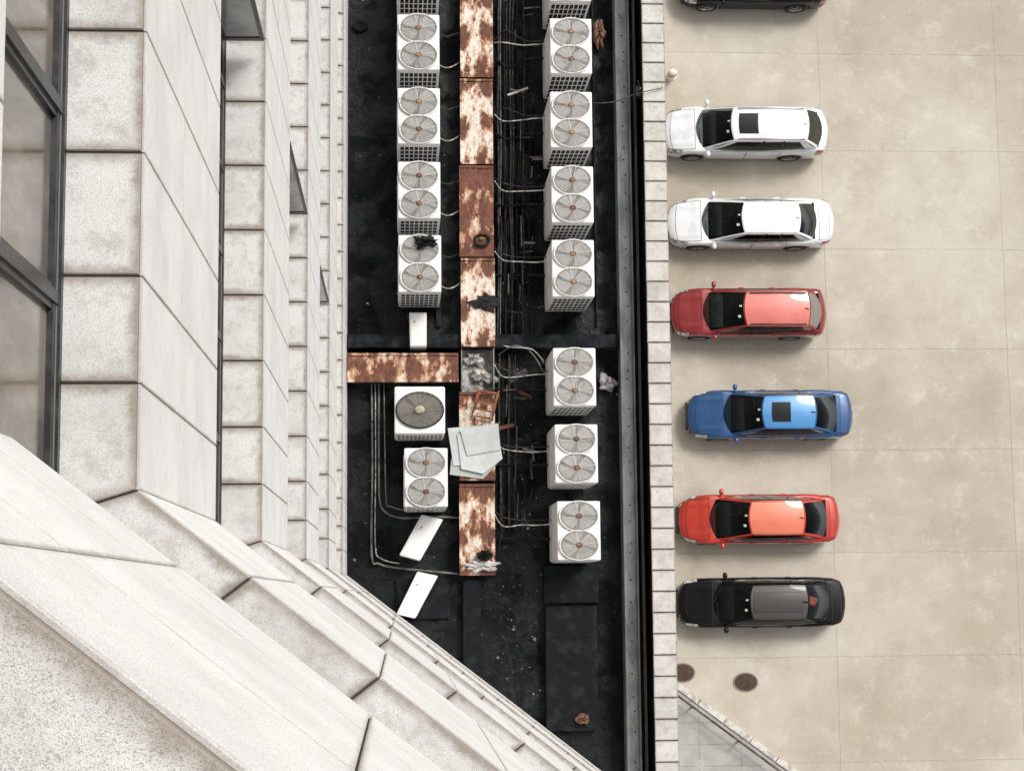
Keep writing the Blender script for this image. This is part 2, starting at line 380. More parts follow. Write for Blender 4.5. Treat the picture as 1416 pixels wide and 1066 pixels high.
for w,J,SM in (('A',JA,16.5),('B',JBb,12)):
    SB=[3.94 if w=='A' else 4.1,8.63,14.13,19.6,25.0,30.1]
    for k in range(6):
        zt=CAMZ-D[k]; zb=CAMZ-SB[k]
        led=MB(); fc=MB()
        js=[j for j in J if j<SM]
        for i in range(len(js)-1):
            s0,s1=js[i],js[i+1]
            a0=smin(w,.0) if i==0 else s0; b0=smin(w,.34) if i==0 else s0
            cs=[Wp(w,a0,0,zt),Wp(w,s1,0,zt),Wp(w,s1,.34,zt),Wp(w,b0,.34,zt)]
            led.panel(cs,(0,0,1),gap=.0035,bev=.006,th=.009)
            zm=zt-(zt-zb)*.44
            rows=((zt,zm),(zm,zb)) if not(w=='B' and k==0) else ((zt,zt-.75),(zt-.75,zt-1.55),(zt-1.55,zb))
            for z1,z0 in rows:
                fc.panel([Wp(w,s0,0,z0),Wp(w,s1,0,z0),Wp(w,s1,0,z1),Wp(w,s0,0,z1)],NR[w],gap=.0028)
        core=MB()
        e=js[-1]
        core.hexa([Wp(w,smin(w,.004),.004,zb),Wp(w,e,.004,zb),Wp(w,e,.36,zb),Wp(w,smin(w,.36),.36,zb),Wp(w,smin(w,.004),.004,zt-.002),Wp(w,e,.004,zt-.002),Wp(w,e,.36,zt-.002),Wp(w,smin(w,.36),.36,zt-.002)])
        core.build('spandrel_wall',JOINT,tower)
        led.build('ledge',LEDGE,tower); fc.build('cladding',FACE,tower)
        ztop=CAMZ-SB[k-1] if k else CAMZ+1.2
        ms=MULA if w=='A' else [.0+.66*i for i in range(14)]
        lim={0:3,1:4,2:8,3:11,4:13,5:15}[k] if w=='A' else 8
        for i in range(lim):
            s0,s1=ms[i],ms[i+1]
            if i==0: s0=smin(w,R0)
            if i==lim-1: s1=SM-.1
            fr=MB()
            wbox(fr,w,s0,s1,R0-.006,.35,zt+.0095,zt+.05)
            wbox(fr,w,s0,s0+.022,R0,.35,zt+.05,ztop); wbox(fr,w,s1-.022,s1,R0,.35,zt+.05,ztop)
            wbox(fr,w,s0+.022,s1-.022,R0,.35,ztop-.06,ztop)
            wbox(fr,w,s0+.022,s1-.022,R0+.008,.35,zt+.05,zt+.11)
            wbox(fr,w,s0+.022,s1-.022,R0+.004,R0+.012,zt+.054,zt+.062,1)
            wbox(fr,w,s0+.022,s0+.045,R0+.012,.35,zt+.11,ztop-.06); wbox(fr,w,s1-.045,s1-.022,R0+.012,.35,zt+.11,ztop-.06)
            wbox(fr,w,s0+.022,s0+.026,R0+.004,R0+.014,zt+.11,ztop-.06,1)
            wo=fr.build('window',[FRAME,FRAMEL],tower)
            gl=MB(); wbox(gl,w,s0+.035,s1-.035,R0+.03,.35,zt+.06,ztop-.02); gl.build('glass',WGLASS,wo)
cb=MB()
cA=Wp('A',16.2,.37,0); cc=Wp('A',smin('A',.37),.37,0); cB=Wp('B',11,.37,0)
pts=[(cA.x,cA.y),(cA.x-14,cA.y),(cA.x-14,cB.y-10),(cB.x,cB.y-10),(cB.x,cB.y),(cc.x,cc.y)]
cb.slab([(x,y,CAMZ+1.25) for x,y in pts],CAMZ+1.3); cb.build('core_wall',WALLM,tower)
SG=M('sash_glass',(.34,.35,.35),(.20,.21,.21),3,rough=.1)
for y,dt,db in ((3.73,8.75,11.4),(3.77,14.25,16.9),(3.78,19.75,22.2)):
    zt=CAMZ-dt; zb=CAMZ-db; s=MB(); xa,xb=-.91-.275,-.905
    s.box(xa,xb,y-.012,y+.012,zt-.06,zt); s.box(xa,xb,y-.012,y+.012,zb,zb+.06); s.box(xb-.025,xb,y-.012,y+.012,zb+.06,zt-.06); s.box(xa,xa+.03,y-.012,y+.012,zb+.06,zt-.06)
    o=s.build('open_sash',FRAME,tower); s=MB(); s.box(xa+.02,xb-.015,y-.004,y+.004,zb+.05,zt-.05); s.build('glass',SG,o)
# ---------------------------------------------------------------- podium
pod=thing('podium_building','low dark flat roofed building beside the tower carrying the air conditioners','building',(0,0,0))
xr=P(929,533,20.0).x; xl=P(896,533,20.0).x
q=MB(); q.box(-.9,xr-.03,-14,24,0,RZ-.01); q.build('wall',WALLM,pod)
q=MB(); q.box(-.905,xl-.02,-13.9,23.9,RZ-.3,RZ); q.build('roof_deck',TAR,pod)
q=MB(); q.box(xl+.03,xr-.035,-14,24,RZ-.01,19.94); q.build('parapet',TAR2,pod)
q=MB(); y=-13.6
while y<23.5:
    jt=random.uniform(-.004,.004)
    q.panel([(xl+jt,y,19.99),(xr+jt,y,19.99),(xr+jt,y+.35,19.99),(xl+jt,y+.35,19.99)],(0,0,1),gap=.006,bev=.008,th=.02)
    y+=.35
q.build('coping',COPE,pod); q=MB(); q.box(xl+.01,xr-.01,-13.6,23.4,19.94,19.985); q.build('coping_bed',JOINT,pod)
f0=P(860,533,19.5).x; f1=P(878,533,19.5).x
q=MB(); q.box(f0,f1,-13.6,23.6,19.0,19.5); q.box(f0-.02,f0+.03,-13.6,23.6,19.45,19.54); q.box(f1-.03,f1,-13.6,23.6,19.5,19.56)
yy=-13
while yy<23: q.box(f0+.01,f1-.01,yy,yy+.02,19.5,19.508); yy+=2.4
q.build('gutter_flashing',FLASH,pod,bevel=.01)
bl=None
for i in range(48):
    if bl is None:
        q=MB(); q.lathe([(0,.02),(.012,.018),(.014,0)],8); bl=q.build('bolt',BLACK,pod); o=bl
    else: o=bl.copy(); C.objects.link(o); o.parent=pod
    o.location=(f0+.11+random.uniform(-.02,.02),-4+i*.33+random.uniform(-.12,.12),19.5)
a0=P(480,462,19.4); a1=P(862,481,19.4)
q=MB(); q.box(-.9,a1.x,a1.y,a0.y,RZ-.01,19.4); q.build('upstand_beam',BEAM,pod,bevel=.02)
def plinth(x0,y0,x1,y1,z,mat,name='plinth'):
    p=P(x0,y0,z); r=P(x1,y1,z); q=MB(); q.box(p.x,r.x,r.y,p.y,RZ-.01,z); return q.build(name,mat,pod,bevel=.01)
plinth(754,838,828,1010,19.25,PLATE); plinth(752,782,828,833,19.22,PLATE); plinth(640,800,666,930,19.2,PLATE)
plinth(548,800,622,855,19.1,PLATE)
for x in (560,600,773,815):
    p=P(x,-300,19.09); r=P(x+10,452,19.09); q=MB(); q.box(p.x,r.x,r.y,p.y,RZ-.01,19.09); q.build('plinth',BEAM,pod)
# ---------------------------------------------------------------- AC units
def make_ac(loc,label):
    t=thing('air_conditioner',label,'air conditioner',loc,'twin fan outdoor air conditioners')
    q=MB(); q.box(-.355,.355,-.635,.635,.10,1.62); q.build('casing',CASE,t,bevel=.02,sq=True)
    q=MB(); q.box(-.345,.345,-.645,-.636,1.50,1.58); q.build('top_trim',CASE,t,sq=True,bevel=.003)
    q=MB(); q.box(-.365,-.356,-.55,.55,.2,.9); q.build('side_panel',CASE,t,sq=True,bevel=.003)
    q=MB(); q.box(-.315,.315,-.642,-.633,.22,1.48,0)
    for i in range(9): x=-.315+i*.63/8; q.box(x-.008,x+.008,-.652,-.640,.22,1.48,1)
    for i in range(6): z=.22+i*1.26/5; q.box(-.315,.315,-.654,-.641,z-.010,z+.010,1)
    q.build('coil_grille',[LOUV,CASE],t,sq=True)
    for x in (-.30,.24):
        q=MB(); q.box(x,x+.06,-.66,.66,0,.10); q.build('base_rail',TRIM,t,sq=True)
    for yc in (-.312,.312):
        T=Matrix.Translation((0,yc,0))
        q=MB(); q.lathe([(.335,1.62),(.332,1.665),(.318,1.672),(.308,1.66),(.303,1.625)],40,mat=T); sh=q.build('fan_shroud',CASE,t,sq=True)
        q=MB(); q.lathe([(0,1.624),(.305,1.624)],32,mat=T); q.build('fan_well',WELL,sh,sq=True)
        q=MB()
        for b_ in range(4):
            w0=b_*math.pi/2+.2*(yc>0)
            def fn(u,v,w0=w0): 
                r=.06+.225*u; w=w0+v*1.25-.25*u; return (r*math.cos(w),yc+r*math.sin(w),1.628+.024*v)
            q.grid(fn,4,6)
        q.build('fan_blades',BLADE,sh,sq=True)
        q=MB(); q.lathe([(0,1.688),(.03,1.686),(.044,1.675),(.048,1.655)],16,mat=T); q.build('fan_hub',HUB,sh,sq=True)
        q=MB()
        for i in range(13): r=.065+i*.0195; q.ring((0,yc,1.684-.012*(r/.3)**2),r,.0032,30,4)
        for i in range(16):
            w=2*math.pi*i/16+.2; c_,s_=math.cos(w),math.sin(w)
            q.tube([(.05*c_,yc+.05*s_,1.688),(.2*c_,yc+.2*s_,1.684),(.318*c_,yc+.318*s_,1.672)],.0055 if i%4==0 else .003,5)
        q.build('fan_guard',GUARD,sh,sq=True)
    return t
def acloc(x0,x1,y0,y1,h=1.62):
    p=P((x0+x1)/2,(y0+y1)/2,RZ+h); return (p.x,p.y,RZ)
left=[(549,608,-86,-2),(549,608,17,100),(549,609,118,203),(550,609,221,305),(551,610,322,407)]
right=[(759,818,-78,6),(760,819,22,106),(759,821,123,208),(761,822,227,311),(763,822,330,412),(765,824,479,563),(767,827,585,669),(770,831,691,776)]
o_=['topmost, only its grille showing','second from the top','third from the top','fourth from the top','lowest, black glove on its fan']
proto=None
for i,e in enumerate(left):
    lb='white twin fan air conditioner in the left row, '+o_[i]
    if proto is None: proto=make_ac(acloc(*e),lb)
    else: dup(proto,acloc(*e),lb)
o_=['topmost, cut by photo edge','second, brown rag beside it','third, thin cable reaching it','fourth from the top','fifth, just above dark beam','first below the dark beam','second below the dark beam','last, nearest the black plates']
for i,e in enumerate(right): dup(proto,acloc(*e),'white twin fan air conditioner in the right row, '+o_[i])
dup(proto,acloc(559,619,617,703),'white twin fan air conditioner directly below the big single fan unit')
t=thing('air_conditioner','wide white air conditioner with one large grey fan','air conditioner',acloc(545,616,533,601,1.3))
q=MB(); q.box(-.42,.42,-.52,.52,.08,1.3); q.build('casing',CASE,t,bevel=.03,sq=True)
q=MB(); q.box(-.38,.38,-.528,-.519,.2,1.2,0)
for i in range(12): x=-.38+i*.76/11; q.box(x-.01,x+.01,-.536,-.526,.2,1.2,1)
for i in range(5): z=.2+i*.25; q.box(-.38,.38,-.538,-.527,z-.012,z+.012,1)
q.build('coil_grille',[LOUV,CASE],t,sq=True)
GBR=M('grey_brown_plastic',(.22,.195,.165),(.13,.115,.095),6)
q=MB(); q.lathe([(.405,1.3),(.40,1.35),(.385,1.36),(.375,1.305)],44); sh=q.build('fan_shroud',DPIPE,t,sq=True)
q=MB(); q.lathe([(0,1.304),(.378,1.304)],32); q.build('fan_well',WELL,sh,sq=True)
q=MB()
for b_ in range(5):
    w0=b_*math.pi*.4
    q.grid(lambda u,v:((.1+.26*u)*math.cos(w0+v*1.0),(.1+.26*u)*math.sin(w0+v*1.0),1.308+.03*v),4,5)
q.build('fan_blades',GBR,sh,sq=True)
q=MB(); q.lathe([(0,1.40),(.065,1.395),(.085,1.38),(.09,1.36)],24); q.build('fan_hub',M('hub_tan',(.46,.40,.31),(.3,.23,.16),9),sh,sq=True)
q=MB()
for i in range(11): q.ring((0,0,1.375-.01*(i/11)),.11+i*.0265,.0035,36,4)
for i in range(24):
    w=2*math.pi*i/24; q.tube([(.09*math.cos(w),.09*math.sin(w),1.38),(.39*math.cos(w),.39*math.sin(w),1.36)],.003,4)
q.build('fan_guard',M('guard_grey',(.34,.32,.28)),sh,sq=True)
def split(corn,h,label):
    ps=[P(x,y,RZ+h) for x,y in corn]; c=sum(ps,Vector())/4; c.z=RZ
    t=thing('split_air_conditioner',label,'air conditioner',c,'small split air conditioner boxes')
    ps=[p-c for p in ps]
    q=MB(); q.slab([(p.x,p.y,h) for p in ps],h-.06); q.build('casing',CASE,t,bevel=.02)
    q=MB(); d_=(ps[0]-ps[1]); d_.z=0; d_.normalize(); o=d_*.012; Z=lambda v:Vector((0,0,v))
    p,r=ps[0],ps[3]
    q.poly([p*.9+o+Z(.1-h*.9),r*.9+o+Z(.1-h*.9),r*.9+o+Z(-.05+h*.1),p*.9+o+Z(-.05+h*.1)]); q.build('grille',LOUV,t)
    for p in ps:
        q=MB(); q.box(p.x*.8-.02,p.x*.8+.02,p.y*.8-.03,p.y*.8+.03,0,.06); q.build('foot',TRIM,t)
    q=MB(); m0=(ps[0]*.72+ps[2]*.28); q.box(m0.x-.015,m0.x+.02,m0.y-.01,m0.y+.01,h,h+.014); q.build('badge',GPIPE,t)
    q=MB(); a=ps[0]+(ps[1]-ps[0])*.08+(ps[3]-ps[0])*.04
    bq=[a,a+(ps[1]-ps[0])*.84,a+(ps[1]-ps[0])*.84+(ps[3]-ps[0])*.92,a+(ps[3]-ps[0])*.92]
    q.slab([(p.x,p.y,h+.008) for p in bq],.01); q.build('top_panel',CASE,t,bevel=.004)
split([(566,432),(590,432),(590,479),(567,479)],.7,'small white box air conditioner standing upright below the left row')
split([(583,711),(613,718),(581,775),(552,767)],.75,'upper of two tilted small white box air conditioners at lower left')
split([(577,790),(606,796),(574,855),(548,849)],.6,'lower of two tilted small white box air conditioners, on a black plate')
# ---------------------------------------------------------------- rusty ducts
def duct(x0,y0,x1,y1,z,mat,label):
    p=P(x0,y0,z); r=P(x1,y1,z); c=((p.x+r.x)/2,(p.y+r.y)/2,RZ)
    hx,hy=(r.x-p.x)/2,(p.y-r.y)/2; h=z-RZ
    t=thing('duct_cover',label,'duct',c,'rusty duct covers on the roof')
    q=MB(); q.box(-hx+.02,hx-.02,-hy+.004,hy-.004,.0,h-.02); q.build('casing',BEAM,t)
    q=MB()
    def fn(u,v): 
        x=(u-.5)*2*hx; y=(v-.5)*2*hy
        return (x,y,h+.008*math.sin(x*9+c[1])*math.sin(y*5+c[0])+.006*math.sin(y*17))
    q.grid(fn,14,26)
    q.box(-hx,-hx+.012,-hy,hy,h-.09,h-.004); q.box(hx-.012,hx,-hy,hy,h-.09,h-.004); q.box(-hx+.013,hx-.013,-hy,-hy+.012,h-.09,h-.008)
    q.build('lid',mat,t)
    q=MB(); q.box(-hx+.01,hx-.01,hy-.045,hy-.012,h+.012,h+.026); q.build('seam_strip',mat,t)
    return t
duct(636,-20,682,107,19.5,RUST1,'rust and cream duct cover at the top of the photo')
duct(636,109,682,227,19.5,RUST3,'cream duct cover with rust flecks, second from the top')
duct(635,229,683,355,19.5,RUST2,'mostly brown rusted duct cover with a round black vent')
duct(637,357,685,479,19.5,RUST3,'cream and rust duct cover with dark splat, just above the junction')
duct(480,488,634,528,19.5,RUSTH,'rusty duct branch running left to the tower wall')
duct(635,542,685,664,19.42,RUST3,'duct cover under the chair and the pale boards')
duct(635,669,685,795,19.42,RUST1,'lowest rusty duct cover with black bag on its end')
p=P(637,482,19.2); r=P(683,541,19.2)
q=MB(); c=((p.x+r.x)/2,(p.y+r.y)/2,RZ); hx,hy=(r.x-p.x)/2,(p.y-r.y)/2
q.box(-hx,hx,-hy,hy,0,.12,1); q.box(-hx,-hx+.02,-hy,hy,.12,.4); q.box(hx-.02,hx,-hy,hy,.12,.4)
o=q.build('duct_tray',[GPIPE,M('tray_dust',(.16,.15,.135),(.45,.43,.39),9,.42,.58)]); o.location=c; tag(o,'open grey duct tray full of debris where the ducts meet','duct')
t=thing('vent_pot','round black vent pot on the brown rusted duct','vent',P(666,333,19.52))
q=MB(); q.lathe([(.14,0),(.15,.06),(.13,.07),(.10,.05),(.10,.01)],28); q.build('collar',DPIPE,t,sq=True)
q=MB(); q.lathe([(0,.02),(.1,.02)],20); q.build('bowl',RUST2,t,sq=True)
q=MB(); q.lathe([(0,.1),(.04,.09),(.045,.02)],16,mat=Matrix.Translation((0,.03,0))); q.build('cap',M('brass_cap',(.3,.22,.08),rough=.4,metal=.6),t,sq=True)
def crumple(name,px,py,z,rx,ry,h,mat,label,cat,seed=1,ni=26,nj=14,spike=.35):
    rnd=random.Random(seed); ph=[(rnd.uniform(2,9),rnd.uniform(0,6.3),rnd.uniform(2,8),rnd.uniform(0,6.3)) for _ in range(7)]
    q=MB(); 
    def fn(u,v):
        w=u*2*math.pi; f=sum(math.sin(round(a)*w+b)*math.sin(c2*v+d2) for a,b,c2,d2 in ph)/3.2
        rr=math.sin(v*math.pi/2)*(1+spike*f*v); zz=h*math.cos(v*math.pi/2)*(1+.7*f)+.012
        return (rx*rr*math.cos(w),ry*rr*math.sin(w),max(.004,zz))
    q.grid(fn,ni,nj); o=q.build(name,mat); o.location=P(px,py,z)
    for pl in o.data.polygons: pl.use_smooth=(pl.index%3!=0)
    return tag(o,label,cat)
crumple('cloth',588,335,RZ+1.69,.17,.09,.09,CLB,'black glove like cloth lying on the lowest left unit fan','cloth',3,spike=.7)
crumple('rag',828,48,RZ+.15,.11,.26,.15,RAGB,'crumpled brown red rag beside the upper right unit','rag',5)
crumple('rag',840,530,RZ+.15,.17,.12,.12,RAGP,'crumpled mauve grey rag beside the right unit','rag',8,spike=.6)
crumple('rag',667,782,19.44,.25,.1,.08,RAGW,'dirty white rag under the black bag on the lowest duct','rag',2,spike=.6)
crumple('plastic_bag',670,768,19.5,.13,.09,.16,CLB,'black plastic bag on the end of the lowest duct','bag',4)
crumple('bundle',805,993,19.26,.12,.09,.12,RAGB,'small brown bundle on the long black plate','bundle',6)
crumple('debris_heap',655,497,19.14,.17,.11,.12,RAGW,'pale crumpled debris heap in the upper part of the duct tray','debris',11,spike=.7)
crumple('debris_heap',668,521,19.14,.19,.14,.14,M('dirty_plastic',(.55,.53,.49),(.2,.18,.15),9),'grey crumpled debris heap in the lower part of the duct tray','debris',12,spike=.7)
crumple('tar_splat',672,418,19.515,.17,.15,.012,CLB,'flat dark burnt splat spread on the cream duct','tar splat',13,spike=.9)
def board(corn,z,label,mat):
    ps=[P(x,y,z) for i,(x,y) in enumerate(corn)]; c=ps[0].copy()
    q=MB(); q.slab([p-c for p in ps],.018); o=q.build('board',mat); o.location=c
    tag(o,label,'board','pale boards piled on the duct')
board([(624,634),(622,656),(668,662),(694,634),(690,612),(640,612)],19.47,'lowest pale board, its corner sticking out below the pile',SHEETS[1])
board([(619,592),(664,588),(668,640),(627,644)],19.50,'pale board at the upper left of the pile',SHEETS[0])
board([(632,600),(690,606),(695,634),(668,655),(638,648)],19.53,'middle pale board with a cut corner in the pile',SHEETS[2])
board([(636,594),(689,585),(692,622),(646,630)],19.56,'topmost pale board at the upper right of the pile',SHEETS[0])
t=thing('wooden_chair','broken rusty brown wooden chair lying on the duct','chair',P(671,560,19.44)); t.rotation_euler=(0,0,-.16)
def rod(a,b,r,nm): q=MB(); q.tube([a,b],r,6); q.build(nm,WOOD,t)
rod((-.20,-.27,.04),(-.16,.27,.10),.016,'back_post'); rod((.15,-.27,.04),(.19,.27,.10),.016,'back_post')
rod((-.17,-.13,.42),(-.19,-.14,.05),.015,'leg'); rod((.13,-.15,.42),(.15,-.15,.05),.015,'leg')
rod((-.17,-.13,.42),(-.15,.17,.46),.015,'seat_rail'); rod((.13,-.15,.42),(.16,.15,.46),.015,'seat_rail')
rod((-.17,-.13,.43),(.13,-.15,.43),.015,'seat_rail'); rod((-.15,.17,.46),(.16,.15,.46),.015,'seat_rail')
for y,z in ((-.22,.06),(.02,.1),(.22,.12)):
    q=MB(); q.box(-.17,.16,y-.02,y+.012,z,z+.02); q.build('back_slat',WOOD,t)
# ---------------------------------------------------------------- pipes
def pipe(pts,r,mat,label,cat='pipe',group=None,name='pipe',curve=True):
    ps=[P(x,y,z) for x,y,z in pts]
    if curve and len(ps)>2:
        out=[]
        for i in range(len(ps)-1):
            p0=ps[max(i-1,0)];p1=ps[i];p2=ps[i+1];p3=ps[min(i+2,len(ps)-1)]
            for k in range(6):
                t=k/6; out.append(.5*((2*p1)+(p2-p0)*t+(2*p0-5*p1+4*p2-p3)*t*t+(3*p1-p0-3*p2+p3)*t**3))
        ps=out+[ps[-1]]
    c=ps[0].copy(); q=MB(); q.tube([p-c for p in ps],r,7); o=q.build(name,mat); o.location=c
    return tag(o,label,cat,group)
pipe([(514,530,19.1),(515,640,19.1),(514,765,19.1),(524,779,19.1),(550,785,19.1),(600,790,19.1),(634,793,19.15)],.018,GPIPE,'longest pale conduit on the left, bending to the lowest duct end')
pipe([(524,530,19.1),(524,640,19.1),(525,690,19.1),(533,708,19.1),(556,716,19.1),(600,714,19.1),(634,716,19.15)],.018,GPIPE,'inner pale conduit on the left, bending beside the twin fan unit')
pipe([(519,530,19.1),(519.5,640,19.1),(519,752,19.1),(527,772,19.1),(552,779,19.1)],.010,WPIPE,'thin pale conduit between the two thicker left conduits')
pipe([(531,530,19.1),(532,600,19.12),(534,690,19.1),(540,700,19.1),(560,706,19.1)],.012,GPIPE,'thin grey conduit nearest the left lower units')
ords=['top','second','third','fourth','fifth','sixth','seventh','eighth']
rn=random.Random(5)
for i,(x0,x1,y0,y1) in enumerate(right):
    yy=y0+rn.uniform(28,40); j=rn.uniform(-6,10)
    pipe([(684,yy-8+j,19.35),(696,yy+rn.uniform(0,6),19.5),(722,yy+4,19.6),(742,yy+rn.uniform(1,5),19.75),(x0+3,yy+2,19.9)],.011,WPIPE,'pale looping pipe from the duct to the %s unit of the right row'%ords[i])
    pipe([(684,yy+22,19.2),(705,yy+26+j,19.15),(735,yy+22,19.3),(x0+3,yy+24,19.4)],.026,DPIPE,'dark lagged pipe from the duct to the %s unit of the right row'%ords[i])
    pipe([(684,yy-12+j,19.3),(700,yy-8-j,19.45),(728,yy-2,19.5),(x0+3,yy-4,19.7)],.010,MPIPE,'dirty thin hose above the pale pipe of the %s right unit'%ords[i])
for i,(x0,x1,y0,y1) in enumerate(left):
    yy=y0+74
    pipe([(x1-3,yy-2,19.5),(x1+8,yy+3,19.5),(x1+18,yy+1,19.4),(638,yy-6,19.3)],.011,WPIPE,'pale short pipe from the %s unit of the left row to the duct'%ords[i])
    pipe([(x1-3,yy-44,19.4),(x1+10,yy-40,19.3),(x1+17,yy-42,19.3),(638,yy-46,19.3)],.014,MPIPE,'grey short pipe from the %s unit of the left row to the duct'%ords[i])
xs=[689,693,697,701,705,710,716,724,731,741]
for i,x in enumerate(xs):
    q=rn.uniform(-2,2)
    pts=[(x+rn.uniform(-1.3,1.3)+q*yv/400,yv,19.12+.02*(i%3)) for yv in range(-30,470,62)]
    pipe(pts,(.022,.012,.028,.012,.020,.014,.022,.012,.016,.01)[i],(MPIPE,GPIPE,DPIPE,MPIPE,BPIPE,MPIPE,DPIPE,MPIPE,DPIPE,DPIPE)[i],'long thin dark pipe in the straight run right of the rusty duct','pipe','dark pipes along the duct')
for i,x in enumerate((691,696,703,712)):
    pipe([(x+rn.uniform(-1.5,1.5),yv,19.1) for yv in range(490,790,60)],(.02,.012,.024,.01)[i],(MPIPE,DPIPE,BPIPE,MPIPE)[i],'thin dark pipe beside the lower duct below the beam','pipe','dark pipes beside the lower duct')
for i in range(64):
    y=rn.choice([rn.uniform(0,430),rn.uniform(0,430),rn.uniform(490,750)]); x=rn.uniform(688,738); l=rn.uniform(10,30); s=rn.uniform(-4,4)
    if rn.random()<.65: l=rn.uniform(-3,3); s=rn.uniform(14,46)
    pipe([(x,y,19.25),(x+l/2,y+s*.6,19.28),(x+l,y+s,19.28)],rn.choice((.008,.014,.022)),rn.choice((DPIPE,DPIPE,MPIPE,MPIPE,GPIPE)),'short pipe end among the pipework beside the rusty duct','pipe','short bent pipe ends')
pipe([(686,475,19.3),(705,480,19.45),(735,483,19.45),(752,500,19.3)],.011,WPIPE,'pale pipe curling below the beam from the duct end')
pipe([(690,490,19.2),(712,478,19.5),(735,488,19.4),(755,520,19.4)],.01,GPIPE,'thin grey pipe curling over the beam at the junction')
pipe([(702,132,19.5),(730,122,19.5)],.022,WPIPE,'pale straight metal bar lying askew near the top duct','metal bar',name='metal_bar')
pipe([(705,124,19.5),(726,128,19.5)],.016,GPIPE,'short grey metal bar lying beside the pale bar','metal bar',name='metal_bar')
t=thing('antenna_mast','small black antenna bracket clamped on the parapet inner edge','antenna',P(880,134,19.5))
q=MB(); q.tube([(0,0,0),(0,0,.5)],.02,8); q.build('post',TRIM,t)
q=MB(); q.box(-.05,.06,-.1,.1,.2,.36); q.build('bracket',TRIM,t,bevel=.01)
q=MB(); q.tube([(0,0,.45),(.2,.03,.47)],.012,6); q.build('arm',TRIM,t)
q=MB(); q.tube([(.06,-.13,.36),(-.03,.17,.42)],.012,6); q.build('arm',TRIM,t)
pipe([(820,143,20.2),(850,141,20.1),(880,130,20.1),(916,122,20.05)],.008,MPIPE,'thin dark cable from the right row to the antenna','cable',name='cable')
t=thing('roof_drain','small black round pot near the tower at the top','drain',P(498,38,19.02))
q=MB(); q.lathe([(0,.06),(.09,.07),(.12,.1),(.13,.08),(.13,0)],20); q.build('pot',DPIPE,t,sq=True)
q=MB()
for i in range(620):
    px=rn.uniform(484,855); py=rn.uniform(0,1000)
    if rn.random()<.5: px=rn.uniform(688,760)
    if py>795+(px-480)*.7: continue
    p=P(px,py,RZ+.006+(rn.uniform(0,.12) if 688<px<750 else 0)); s=rn.uniform(.005,.018) if rn.random()<.94 else rn.uniform(.02,.045); w=rn.uniform(0,3.1)
    d1=Vector((math.cos(w),math.sin(w),.1))*s; d2=Vector((-math.sin(w),math.cos(w),.1))*s*rn.uniform(.2,.9)
    q.poly([p-d1,p+d2,p+d1*rn.uniform(.6,1),p-d2],rn.choice((0,1,1,1)))
o=q.build('litter',[M('scrap_pale',(.42,.40,.37)),M('scrap_grey',(.14,.135,.125))]); tag(o,'scattered pale scraps and grit on the dark roof','litter'); o['kind']='stuff'
for i,(x,y,l,w_,a) in enumerate([(716,520,30,7,.6),(725,545,24,5,-.5),(700,590,22,5,.2)]):
    p=P(x,y,19.1); q=MB(); R_=Matrix.Rotation(a,4,'Z'); q.box(-l/160,l/160,-w_/160,w_/160,0,.03,mat=R_); o=q.build('plank',[MPIPE,RUSTB,RUSTB][i]); o.location=p
    tag(o,['grey plank scrap right of the duct junction','short brown plank scrap just right of the chair','brown plank scrap at the right tip of the pale boards'][i],'plank')
# ---------------------------------------------------------------- cars
def hermite(xs,ys,t):
    if t<=xs[0]: return ys[0]
    if t>=xs[-1]: return ys[-1]
    for i in range(len(xs)-1):
        if t<=xs[i+1]: break
    def sl(k):
        if k==0: return (ys[1]-ys[0])/(xs[1]-xs[0])
        if k==len(xs)-1: return (ys[-1]-ys[-2])/(xs[-1]-xs[-2])
        a=(ys[k]-ys[k-1])/(xs[k]-xs[k-1]); b=(ys[k+1]-ys[k])/(xs[k+1]-xs[k])
        return 0 if a*b<=0 else 2*a*b/(a+b)
    h=xs[i+1]-xs[i]; u=(t-xs[i])/h; m0,m1=sl(i)*h,sl(i+1)*h
    return (2*u**3-3*u*u+1)*ys[i]+(u**3-2*u*u+u)*m0+(-2*u**3+3*u*u)*ys[i+1]+(u**3-u*u)*m1
def paint(name,c,rough=.28,metal=.25,coat=1):
    return M(name,c,tuple(x*.86 for x in c),2.0,rough=rough,metal=metal,coat=coat)
